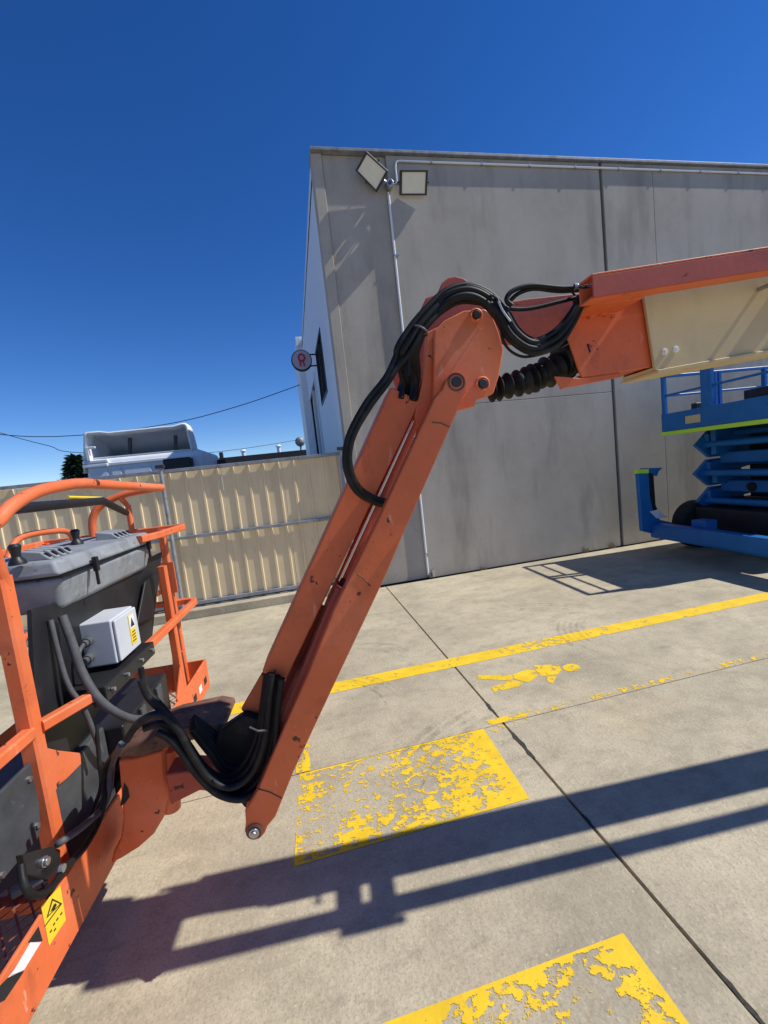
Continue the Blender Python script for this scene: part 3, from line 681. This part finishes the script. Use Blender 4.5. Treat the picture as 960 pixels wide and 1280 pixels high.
c = PT((318, 1039), .136); MB().cyl(c-BN*.2, c+BN*.012, .017, 16).cyl(c+BN*.0125, c+BN*.018, .011, 6).build('pivot_pin', STEEL, bl, bevel=.002)
MB().tube([c+BE*(.022*math.cos(a*math.pi/12))+Vector((0, 0, .022*math.sin(a*math.pi/12))) for a in range(24)], .006, 8, closed=True).build('pin_collar', RUST, bl, smooth=True)
# --- bellows over the jib cylinder
a, b = PT((612, 487), .0), PT((722, 444), .0); n = 64; pts = []; rr = []
for i in range(n+1):
    t = i/n; pts.append(a.lerp(b, t)+Vector((0, 0, -.02*math.sin(t*math.pi)))); rr.append((.036+.015*t)+.0125*math.sin(t*2*math.pi*11+1.3*math.sin(13*t))*(.75+.35*math.sin(31*t)))
MB().tube(pts, rr, 18).build('bellows', RUBBER, bl, smooth=True)
a = PT((700, 452), 0); MB().tube([a, PT((722, 442), 0), PT((760, 430), 0)], [.06, .068, .06], 14).build('bellows_collar', RUBBER, bl, smooth=True)

# --- hoses
def hose(pts, n, r, M=RUBBER, name='hose', jit=0, ns=None):
    P = [PT((p[0]+random.uniform(-jit, jit), p[1]+random.uniform(-jit, jit)), (p[2] if len(p) > 2 else n)) for p in pts]
    o = MB().tube(smooth_path(P, 7), r, 10).build(name, M, bl, smooth=True)
    if r > .007 and P[0].x > .95: dd_ = (P[1]-P[0]).normalized(); MB().cyl(P[0]+dd_*.004, P[0]+dd_*.04, r*1.28, 12).cyl(P[0]+dd_*.04, P[0]+dd_*.05, r*1.5, 6).build('ferrule', STEEL, o, bevel=.001)
    return o
mainp = [(738, 353), (727, 375), (712, 402), (693, 424), (666, 433), (642, 418), (626, 392), (608, 373), (585, 364), (561, 370), (540, 389), (520, 412), (503, 440)]
for k in range(7):
    o = (k-3)*3.2; s_ = mainp + [[(482, 470), (455, 505), (434, 545), (431, 580), (443, 612), (470, 629), (497, 634)], [(505, 460), (514, 480), (512, 500)], [(486, 474), (461, 508), (440, 546), (436, 580), (448, 610), (472, 625), (499, 629)],
          [(508, 455), (519, 476), (517, 500)], [(502, 460), (506, 478), (504, 498)], [(484, 472), (458, 506), (437, 547), (433.5, 582), (446, 612), (472, 628), (498, 632)], [(508, 452), (522, 470), (521, 500)]][k]
    loop = k in (0, 2, 5); P = []
    for i, p in enumerate(s_):
        f = min(1, i/3)*(1 if (i < 13 or not loop) else .35); q0 = s_[max(i-1, 0)]; q1 = s_[min(i+1, len(s_)-1)]
        dx, dy = q1[0]-q0[0], q1[1]-q0[1]; l = math.hypot(dx, dy) or 1
        P.append((p[0]-dy/l*o*f*.8, p[1]+dx/l*o*f*.8, .155+.012*math.sin(k*2.1+i*.7)-(0.09 if (not loop and i >= 14) else 0)-(.05 if not loop and i == 13 else 0)-((.02 if i == 17 else .078 if i == 18 else .125 if i == 19 else 0) if loop else 0)))
    hose(P, .15, random.choice((.0095, .0105, .0115)))
for k in range(5):
    hose([(528-k*3, 418+k*3, .135), (521-k*2.6, 440+k*2, .11), (522-k*4, 464, .07), (519-k*4.6, 486, .03), (512-k*4.6, 510, .01)], .085, .011)
hose([(735, 357), (705, 360), (665, 357), (642, 363), (633, 374), (640, 382)], .17, .0075); hose([(733, 362), (700, 364), (668, 361), (648, 367), (636, 378)], .16, .0065)
hose([(728, 370), (700, 377), (660, 386), (630, 385), (605, 380), (575, 378), (550, 392), (528, 412), (512, 440), (510, 470)], .13, .007)
hose([(626, 410), (630, 428), (640, 440), (655, 446), (675, 443), (693, 437)], .15, .0045)
hose([(621, 372), (628, 388), (638, 402)], .175, .004, STEEL, 'hose_spring')
for p, q in (((519, 408), (533, 416)), ((612, 371), (621, 377)), ((722, 360), (742, 368)), ((724, 372), (737, 378))):
    a, b = PT(p, .17), PT(q, .17); c = (a+b)/2; ex = (b-a)/2*1.25; rg = [c+ex*math.cos(t*math.pi/10)-BN*(.012-.03*math.sin(t*math.pi/10)) for t in range(20)]
    MB().tube(rg, .0035, 6, closed=True).build('cable_tie', HOSEGREY if p[0] < 600 else BLACK, bl)
# lower hoses, out of the jib box and round to the basket
low = [[(340, 842), (336, 880), (331, 925), (316, 965), (290, 984), (262, 974), (240, 944), (222, 912), (200, 893), (175, 902), (158, 925)],
       [(347, 845), (343, 885), (339, 930), (327, 970), (300, 994), (268, 986), (243, 958), (224, 925), (205, 905), (180, 910)],
       [(333, 840), (328, 880), (321, 920), (305, 955), (282, 972), (258, 960), (236, 930), (218, 902), (200, 880), (183, 862), (176, 835)],
       [(352, 848), (347, 890), (344, 935), (333, 975), (306, 998), (274, 993), (248, 970), (230, 945), (214, 925), (196, 915)],
       [(337, 842), (331, 885), (325, 928), (310, 962), (286, 978), (260, 966), (238, 938), (220, 908), (203, 890), (185, 872), (175, 850)],
       [(344, 845), (339, 890), (334, 932), (321, 970), (295, 990), (264, 980), (241, 950), (222, 918), (206, 897)]]
for k, P in enumerate(low): hose([(p[0], p[1], .10-.028*(k % 3)) for p in P], .08, (.0115, .0125, .010, .012, .0105, .011)[k])
for k in range(5): hose([(352-k*4, 905), (340-k*8, 940), (318-k*6, 962-k*6), (285, 968-k*9), (262, 940-k*7), (240, 912-k*4)], .0-.015*k, .0135)
plate('boot', [(345, 905), (338, 1000), (306, 1012), (286, 985), (262, 950), (272, 915), (305, 893)], -.06, -.02, RUBBER, bevel=.01)
a, b = PT((312, 909), .12), PT((334, 913), .12); MB().tube([a, a.lerp(b, .5)+BN*.012, b], .0035, 6).build('cable_tie', HOSEGREY, bl)
# --- rotator between jib and basket
plate('rotator_cover', [(147, 950), (170, 947), (203, 938), (208, 1000), (203, 1025), (191, 1045), (173, 1061), (152, 1074), (137, 1082), (141, 1066), (149, 1050), (153, 1025)], -.26, -.10, ORANGE, bevel=.012)
a = PT((212, 935), -.16); b = PT((214, 1010), -.16); MB().cyl(a, b, .035, 20).build('rotator_cylinder', ORANGE, bl, smooth=True)
plate('rotator_arm', [(206, 968), (232, 964), (262, 966), (285, 985), (300, 1005), (268, 992), (250, 989), (212, 1008)], -.13, -.03, DULLRED, bevel=.01)
plate('rotator_top', [(143, 948), (156, 936), (205, 916), (262, 903), (279, 906), (281, 913), (262, 920), (214, 934), (176, 946)], -.26, -.06, RUST, bevel=.008)
c = PT((268, 907), -.1); MB().cyl(c, c+Vector((0, 0, .02)), .018, 6).build('bolt', STEEL, bl)
plate('cover_hole', [(155, 978), (160, 985), (162, 996), (156, 1005), (150, 1008), (153, 990)], -.0995, -.0985, BLACKM)

# ================================================================== BASKET (still the boom lift)
PFo = Vector((-.785, 3.17, 0)); PD = Vector((-.122, -1.912, 0)).normalized(); PO = Vector((-PD.y, PD.x, 0))   # PO points out to the jib side
if PO.x < 0: PO = -PO
def PF(u, v, z): return PFo + PD*u - PO*v + Vector((0, 0, z))
def PV(p, v=0.0): return onp(p, PO, PO.dot(PFo)-v)
def pbox(mb, u0, u1, v0, v1, z0, z1):
    return mb.hexa([PF(u0, v0, z0), PF(u1, v0, z0), PF(u1, v1, z0), PF(u0, v1, z0), PF(u0, v0, z1), PF(u1, v0, z1), PF(u1, v1, z1), PF(u0, v1, z1)])
UL, VW = 2.38, .93; FZ, RZ, MIDZ = .22, 1.37, .84
# toe boards with pressed top edge
for (u0, u1, v0, v1, zt_) in ((0, UL, 0, .012, .402), (0, .012, .0125, VW, .40), (UL-.012, UL, .0125, VW, .40), (.0125, UL-.0125, VW-.012, VW, .40)):
    pbox(MB(), u0, u1, v0, v1, .195, zt_).build('toe_board', ORANGE, bl, bevel=.004)
pbox(MB(), .013, UL-.013, .013, .06, .20, .215).build('floor_frame', ORANGE, bl); pbox(MB(), .013, UL-.013, VW-.06, VW-.013, .20, .215).build('floor_frame', ORANGE, bl)
for u in (.5, 1.0, 1.5, 1.95): pbox(MB(), u, u+.05, .061, VW-.061, .17, .214).build('floor_joist', ORANGE, bl)
MESHP = mat('worn_orange_mesh', (.42, .13, .07), .7, var=.3, vscale=9); layer(MESHP, (.13, .07, .05), 7, .45, .6, .8)
# expanded metal floor
em = MB(); cu, cv = .066, .028; nu = int((UL-.06)/cu); nv = int((VW-.03)/cv)
for j in range(nv):
    v = .018+j*cv
    for i in range(nu):
        u = .018+i*cu+(j % 2)*cu/2; z = FZ
        for (ua, ub, va, vb) in ((u, u+cu/2, v, v+cv), (u+cu/2, u+cu, v+cv, v)):
            w = .0042; em.hexa([PF(ua, va-w, z), PF(ub, vb-w, z), PF(ub, vb+w, z-.003), PF(ua, va+w, z-.003), PF(ua, va-w, z+.004), PF(ub, vb-w, z+.004), PF(ub, vb+w, z+.001), PF(ua, va+w, z+.001)])
tag(em.build('floor_mesh', MESHP, bl), kind='stuff')
def rail(P, r=.019, sq=True, M=ORANGE, name='guard_rail'): return MB().tube(P, r, 12, square=sq).build(name, M, bl, smooth=not sq)
def corner(u, v, z, du, dv, rad=.07): return [PF(u+rad*(1-math.sin(t*math.pi/8))*du, v+rad*(1-math.cos(t*math.pi/8))*dv, z) for t in range(0, 5)]
for z in (RZ, MIDZ):
    c = []
    for t in range(5): a = t*math.pi/8; c.append(PF(.07*(1-math.cos(a)), .07*(1-math.sin(a)), z))
    c = c[::-1]
    if z == RZ: rail([PF(.60, .06, z), PF(.45, .012, z)] + [PF(.07*(1-math.sin(a*math.pi/8)), .07*(1-math.cos(a*math.pi/8)), z) for a in range(5)] + [PF(0, VW-.03, z)], .02)
    else: rail([PF(.87, .005, z)] + [PF(.07*(1-math.sin(a*math.pi/8)), .07*(1-math.cos(a*math.pi/8)), z) for a in range(5)] + [PF(0, VW-.03, z)], .02)
    rail([PF(.0, VW-.02, z), PF(UL, VW-.02, z)], .019); rail([PF(UL-.02, VW-.02, z), PF(UL-.02, .02, z)], .019)
rail([PF(UL, .13, RZ), PF(1.56, .13, RZ)], .02)
rail([PF(UL, .13, MIDZ), PF(1.56, .115, MIDZ)], .021)
rail(smooth_path([PF(1.52, .105, MIDZ), PF(1.42, .06, MIDZ), PF(1.32, .03, MIDZ-.005), PF(1.2, .03, MIDZ-.01)], 5), .02)
def post(u, v, z1=RZ, r=.023, z0=.2): MB().tube([PF(u, v, z0), PF(u, v, z1)], r, square=True, up=PO).build('post', ORANGE, bl)
post(1.54, .125, RZ+.02, .028); post(.44, .026, 1.18, .022); post(.02, .15, RZ, .022); post(.02, VW-.05, RZ); post(.9, VW-.03); post(1.7, VW-.03); post(UL-.03, VW-.05); post(UL-.03, .03)
# gate hinge plates at the far end
pbox(MB(), .03, .042, .10, .22, .92, 1.14).build('hinge_plate', ORANGE, bl, bevel=.004)
rail([PF(.03, .2, 1.12), PF(.03, .36, RZ)], .012, name='gate_brace')
rail([PF(.03, .23, .93), PF(.03, .5, .93)], .018)
MB().cyl(PF(.06, .20, 1.05), PF(.06, .33, 1.05), .014, 12).build('gate_handle', BLACK, bl, smooth=True)
MB().prism([PF(.055, .12, .20), PF(.055, .22, .20), PF(.055, .2, .50), PF(.055, .16, .53), PF(.055, .125, .5)], PD*.01).build('gusset', ORANGE, bl, bevel=.003)
MB().prism([PF(.47, .0, .34), PF(.47, .0, .56), PF(.60, .0, .42), PF(.60, .0, .34)], PO*-.012).build('gusset', ORANGE, bl, bevel=.003)
# console guard hoop over the controls
v = .10
gd = [PV((-14, 672), v), PV((0, 648), v), PV((18, 630), v), PV((48, 614), v), PV((85, 606), v), PV((110, 604.5), v), PV((150, 607), v), PV((190, 609), v), PV((202, 609.5), v)]
uf = (gd[-1]-PFo).dot(PD)
zt = gd[-1].z
ret = [PF(uf-.03, v+.05, zt), PF(uf-.02, v+.12, zt-.005), PF(uf+.0, v+.25, zt-.02), PF(uf+.03, v+.38, zt-.07), PF(uf+.05, v+.44, zt-.16), PF(uf+.06, v+.45, zt-.30)]
MB().tube(smooth_path([PF(1.52, .125, RZ-.06)]+gd+ret, 5), .024, 12).build('console_guard', ORANGE, bl, smooth=True)
rail([PF(uf+.01, v+.27, zt-.03), PF(uf-.02, v+.24, zt-.1), PF(uf-.02, v+.24, zt-.32)], .018, False)
a, b = PV((6, 637), .34), PV((128, 626), .34)
MB().tube([a, b, PV((158, 641), .34)], [.024, .024, .02], 14).build('guard_padding', BLACK, bl, smooth=True)
a, b = PV((85, 621.5), .34), PV((128, 622.5), .34); MB().tube([a, b], .008, 8).build('padding_stripe', YELLOWST, bl)
rail(smooth_path([PF(.55, .42, RZ), PF(.56, .42, 1.44), PF(.66, .42, 1.475), PF(.95, .42, 1.48), PF(1.05, .42, 1.4)], 5), .015, False)
# control console
u0, u1 = .43, 1.30
cb = MB().hexa([PF(u0+.02, .10, 1.18), PF(u1-.04, .12, 1.18), PF(u1-.04, .46, 1.18), PF(u0+.02, .46, 1.18), PF(u0, .065, 1.325), PF(u1, .085, 1.325), PF(u1, .5, 1.325), PF(u0, .5, 1.325)]).build('console_box', CONSOLE, bl, bevel=.03, seg=4)
MB().hexa([PF(u0-.012, .05, 1.332), PF(u1+.014, .07, 1.332), PF(u1+.014, .51, 1.332), PF(u0-.012, .51, 1.332), PF(u0, .075, 1.395), PF(u1, .095, 1.395), PF(u1, .5, 1.41), PF(u0, .5, 1.41)]).build('console_lid', CONSOLE, cb, bevel=.018, seg=3)
pbox(MB(), u0+.0, u1, .07, .49, 1.3255, 1.3315).build('lid_seal', RUBBER, cb)
for uu in (.50, 1.08):
    k = pbox(MB(), uu, uu+.022, .04, .062, 1.30, 1.365).build('latch', BLACK, cb, bevel=.004)
    pbox(MB(), uu+.006, uu+.016, .048, .058, 1.24, 1.2995).build('latch_strap', BLACK, cb)
for k in range(4):      # switch shrouds
    for base in (.52, 1.10):
        uu = base+k*.045
        sh_ = MB().hexa([PF(uu, .12, 1.396), PF(uu+.03, .12, 1.396), PF(uu+.03, .24, 1.396), PF(uu, .24, 1.396), PF(uu+.004, .16, 1.43), PF(uu+.026, .16, 1.43), PF(uu+.026, .24, 1.445), PF(uu+.004, .24, 1.445)]).build('switch_shroud', CONSOLE, cb, bevel=.006)
        MB().hexa([PF(uu+.008, .128, 1.408), PF(uu+.022, .128, 1.408), PF(uu+.022, .15, 1.408), PF(uu+.008, .15, 1.408), PF(uu+.008, .140, 1.424), PF(uu+.022, .140, 1.424), PF(uu+.022, .15, 1.424), PF(uu+.008, .15, 1.424)]).build('switch', BLACK, sh_)
for (uu, vv) in ((.78, .28), (1.33, .2)):
    c = PF(uu, vv, 1.40); MB().tube([c, c+Vector((0, 0, .012)), c+Vector((0, 0, .03)), c+Vector((0, 0, .042)), c+Vector((.0, 0, .07)), c+Vector((0, 0, .08))], [.03, .028, .015, .016, .022, .014], 14).build('joystick', BLACK, cb, smooth=True)
# black pedestal, lower cabinet and bracket plate behind the posts
MB().prism([PV(p, .13) for p in ((78, 752), (203, 690), (196, 742), (189, 815), (150, 852), (118, 900), (112, 1010), (84, 1060), (50, 1000), (40, 762))], -PO*.02).build('pedestal_plate', BLACK, bl, bevel=.004)
MB().prism([PV(p, .10) for p in ((182, 727), (201, 712), (193, 770), (172, 780))], -PO*.012).build('pedestal_wing', BLACK, bl, bevel=.004)
pbox(MB(), .62, 1.15, .03, .36, .25, .60).build('valve_cabinet', BLACK, bl, bevel=.012)
pbox(MB(), .74, .80, .015, .03, .30, .59).build('valve_rib', PLATE, bl, bevel=.004); pbox(MB(), .95, 1.0, .012, .028, .28, .59).build('valve_rib', PLATE, bl, bevel=.004)
pbox(MB(), 1.16, 1.52, .10, .4, .25, .62).build('battery_cover', PLATE, bl, bevel=.012)
MB().hexa([PF(.84, -.025, .795), PF(1.32, -.018, .795), PF(1.32, .14, .795), PF(.84, .14, .795), PF(.84, -.025, .862), PF(1.32, -.018, .862), PF(1.32, .14, .862), PF(.84, .14, .862)]).build('bracket_plate', BLACK, bl, bevel=.005)
for uu in (.88, 1.0, 1.15, 1.28): MB().cyl(PF(uu, -.021, .83), PF(uu, -.034, .83), .009, 6).build('bolt', STEEL, bl)
# grey junction box with sticker and cable glands
jx = pbox(MB(), .93, 1.15, .005, .19, .885, 1.085).build('junction_box', JBOX, bl, bevel=.008, seg=2)
pbox(MB(), .936, 1.144, -.010, .004, .891, 1.079).build('box_lid', JBOX, jx, bevel=.006)
pbox(MB(), .975, 1.03, -.0125, -.0105, .92, 1.06).build('sticker', YELLOWST, jx); pbox(MB(), .978, 1.027, -.0138, -.0128, .995, 1.056).build('sticker_field', WHITE, jx)
MB().prism([PF(.983, -.0142, 1.003), PF(1.022, -.0142, 1.003), PF(1.0025, -.0142, 1.045)], PO*.0006).build('warning_triangle', BLACKM, jx)
for k in range(4): pbox(MB(), .983, 1.022-.006*(k % 2), -.0132, -.0126, .932+k*.014, .937+k*.014).build('text_line', BLACKM, jx)
for vv, zz in ((.10, 1.01), (.11, .935)):
    a = PF(1.152, vv, zz); MB().cyl(a, a+PD*.03, .02, 12).cyl(a+PD*.03, a+PD*.05, .015, 12).build('cable_gland', HOSEGREY, jx, smooth=True)
# hoses on the basket
def bh(P, r, M=HOSEGREY): MB().tube(smooth_path(P, 7), r, 10).build('hose', M, bl, smooth=True)
g1 = PF(1.20, .10, 1.01); bh([g1, g1+PD*.04+Vector((0, 0, -.02)), PF(1.26, .10, .93), PF(1.26, .08, .84), PF(1.24, .07, .75)], .009)
bh([PF(1.30, .10, 1.17), PF(1.32, .07, 1.05), PF(1.33, .05, .94), PF(1.34, .0, .82), PF(1.30, -.05, .72), PF(1.22, -.08, .65), PF(1.12, -.12, .62), PT((205, 915), .07)], .0165)
bh([PF(1.34, .12, 1.17), PF(1.36, .1, 1.0), PF(1.37, .08, .9), PF(1.36, .05, .8), PF(1.34, .03, .6)], .010)
bh([PT((152, 930), .05), PV((140, 955), -.07), PV((137, 985), -.05), PV((128, 1010), -.03), PV((105, 1032), -.03), PV((80, 1050), -.02), PV((72, 1055), 0)], .0115)
bh([PT((158, 925), .02), PV((132, 960), -.04), PV((130, 1000), -.04), PV((122, 1030), -.03), PV((105, 1060), -.03), PV((82, 1085), -.03), PV((62, 1112), -.04), PV((42, 1119), -.04), PV((30, 1105), -.03), PV((26, 1082), -.01)], .0105, RUBBER)
bh([PV((120, 905), .03), PV((124, 950), .02), PV((126, 985), .01), PV((110, 1025), .01)], .008, RUBBER)
# coupling bracket and grey board at the near end, orange gusset
MB().prism([PV(p, -.002) for p in ((28, 1068), (66, 1058), (76, 1062), (76, 1086), (60, 1100), (34, 1094))], -PO*.02).build('coupling_bracket', BLACK, bl, bevel=.003)
c = PV((52, 1078), 0); MB().cyl(c-PO*.03, c+PO*.012, .016, 14).cyl(c+PO*.012, c+PO*.02, .012, 12).build('coupling', STEEL, bl, bevel=.002)
c = PV((34, 1106), .04); MB().cyl(c-PO*.03+PD*.02, c+PO*.03-PD*.02, .017, 14).build('coupling', HOSEGREY, bl, bevel=.002)
c = PV((75, 1086), -.03); MB().cyl(c, c+PO*.012, .012, 8).build('hose_clamp', STEEL, bl)
bd = MB().prism([PV(q, .125) for q in ((44, 948), (52, 1032), (48, 1048), (36, 1062), (-50, 1165), (-90, 1120), (-40, 1030))], -PO*.014).build('grey_board', PLATE, bl, bevel=.004)
for q in ((36, 974), (46, 1032), (2, 1094)):
    c = PV(q, .125); MB().cyl(c, c+PO*.007, .010, 6).build('bolt', STEEL, bd)
MB().prism([PV(q, .10) for q in ((56, 934), (74, 938), (101, 941), (102, 955), (66, 992), (62, 985))], -PO*.03).build('gusset', ORANGE, bl, bevel=.003)
# stickers on the toe board
st = [PV(p, -.0006) for p in ((51, 1133), (75, 1107), (82, 1150), (61, 1182))]
so_ = MB().prism(st, PO*.001).build('warning_sticker', YELLOWST, bl); tag(so_, 'yellow warning sticker with black triangle on the toe board')
MB().prism([PV(p, -.0018) for p in ((58, 1148), (65, 1123), (77, 1129))], PO*.0004).build('warning_triangle', BLACKM, so_)
MB().prism([PV(p, -.0024) for p in ((60.5, 1144), (66, 1126), (74.5, 1130))], PO*.0004).build('triangle_field', YELLOWST, so_)
MB().prism([PV(p, -.003) for p in ((63, 1140), (67, 1131), (69, 1129), (71, 1131), (68, 1137))], PO*.0004).build('hand_mark', BLACKM, so_)
MB().prism([PV(p, -.0018) for p in ((56, 1157), (77, 1128.5), (77.3, 1130), (56.2, 1158.5))], PO*.0004).build('divider', BLACKM, so_)
for (x, y) in ((66, 1156), (70, 1150), (75, 1143), (62, 1165), (67, 1163)): MB().prism([PV((x+a, y+b), -.0018) for a, b in ((0, 0), (2.6, -3.6), (3, -1.6), (.6, 1.6))], PO*.0004).build('text_line', BLACKM, so_)
for poly, M in ((((35, 1178), (48, 1158), (53, 1176)), BLACKM), (((18, 1212), (38, 1178), (51, 1178), (30, 1212), (10, 1222)), WHITE), (((0, 1232), (14, 1218), (30, 1214), (6, 1250), (-6, 1256)), BLACKM)):
    MB().prism([PV(p, -.0008) for p in poly], PO*.0008).build('hazard_mark', M, bl)
for k in range(6):
    u_ = .06+.12*k; h = .012 if k % 2 == 0 else 0
    pbox(MB(), u_, u_+.06, -.0016, -.0006, .255, .30).build('hazard_mark', BLACKM if k % 2 == 0 else WHITE, bl)

# ------------------------------------------------------------------ turntable and chassis, past the right edge of the picture
E0 = BL + ax*6.6 + up*.5; e0 = Vector((E0.x, E0.y, 0)) - BN*.0
def bb(mb, a0, a1, b0, b1, z0, z1):
    P = lambda a, b, z: e0+BE*a-BN*b+Vector((0, 0, z))
    return mb.hexa([P(a0, b0, z0), P(a1, b0, z0), P(a1, b1, z0), P(a0, b1, z0), P(a0, b0, z1), P(a1, b0, z1), P(a1, b1, z1), P(a0, b1, z1)])
bb(MB(), -.12, .12, -.16, .16, 1.5, E0.z+.2).build('riser', ORANGE, bl, bevel=.02)
MB().cyl(E0+BN*.2, E0-BN*.2, .06, 18).build('boom_pivot', STEEL, bl)
bb(MB(), -.6, 1.7, -.55, .55, .95, 1.5).build('turntable', ORANGE, bl, bevel=.05); bb(MB(), 1.2, 1.9, -.6, .6, .9, 1.75).build('counterweight', DARKMETAL, bl, bevel=.08)
bb(MB(), -1.0, 1.2, -.5, .5, .45, .85).build('chassis', DARKMETAL, bl, bevel=.04); MB().cyl(e0+Vector((.1, 0, .84)), e0+Vector((.1, 0, .96)), .45, 24).build('slew_ring', STEEL, bl)
for a in (-.85, 1.0):
    for b in (-.75, .47):
        p0 = e0+BE*a-BN*b+Vector((0, 0, .45)); wv = MB().cyl(p0, p0-BN*.28, .45, 28).build('wheel', TYRE, bl, bevel=.04)
        MB().cyl(p0+BN*.01, p0-BN*.29, .22, 20).build('rim', CREAM, wv, bevel=.01)
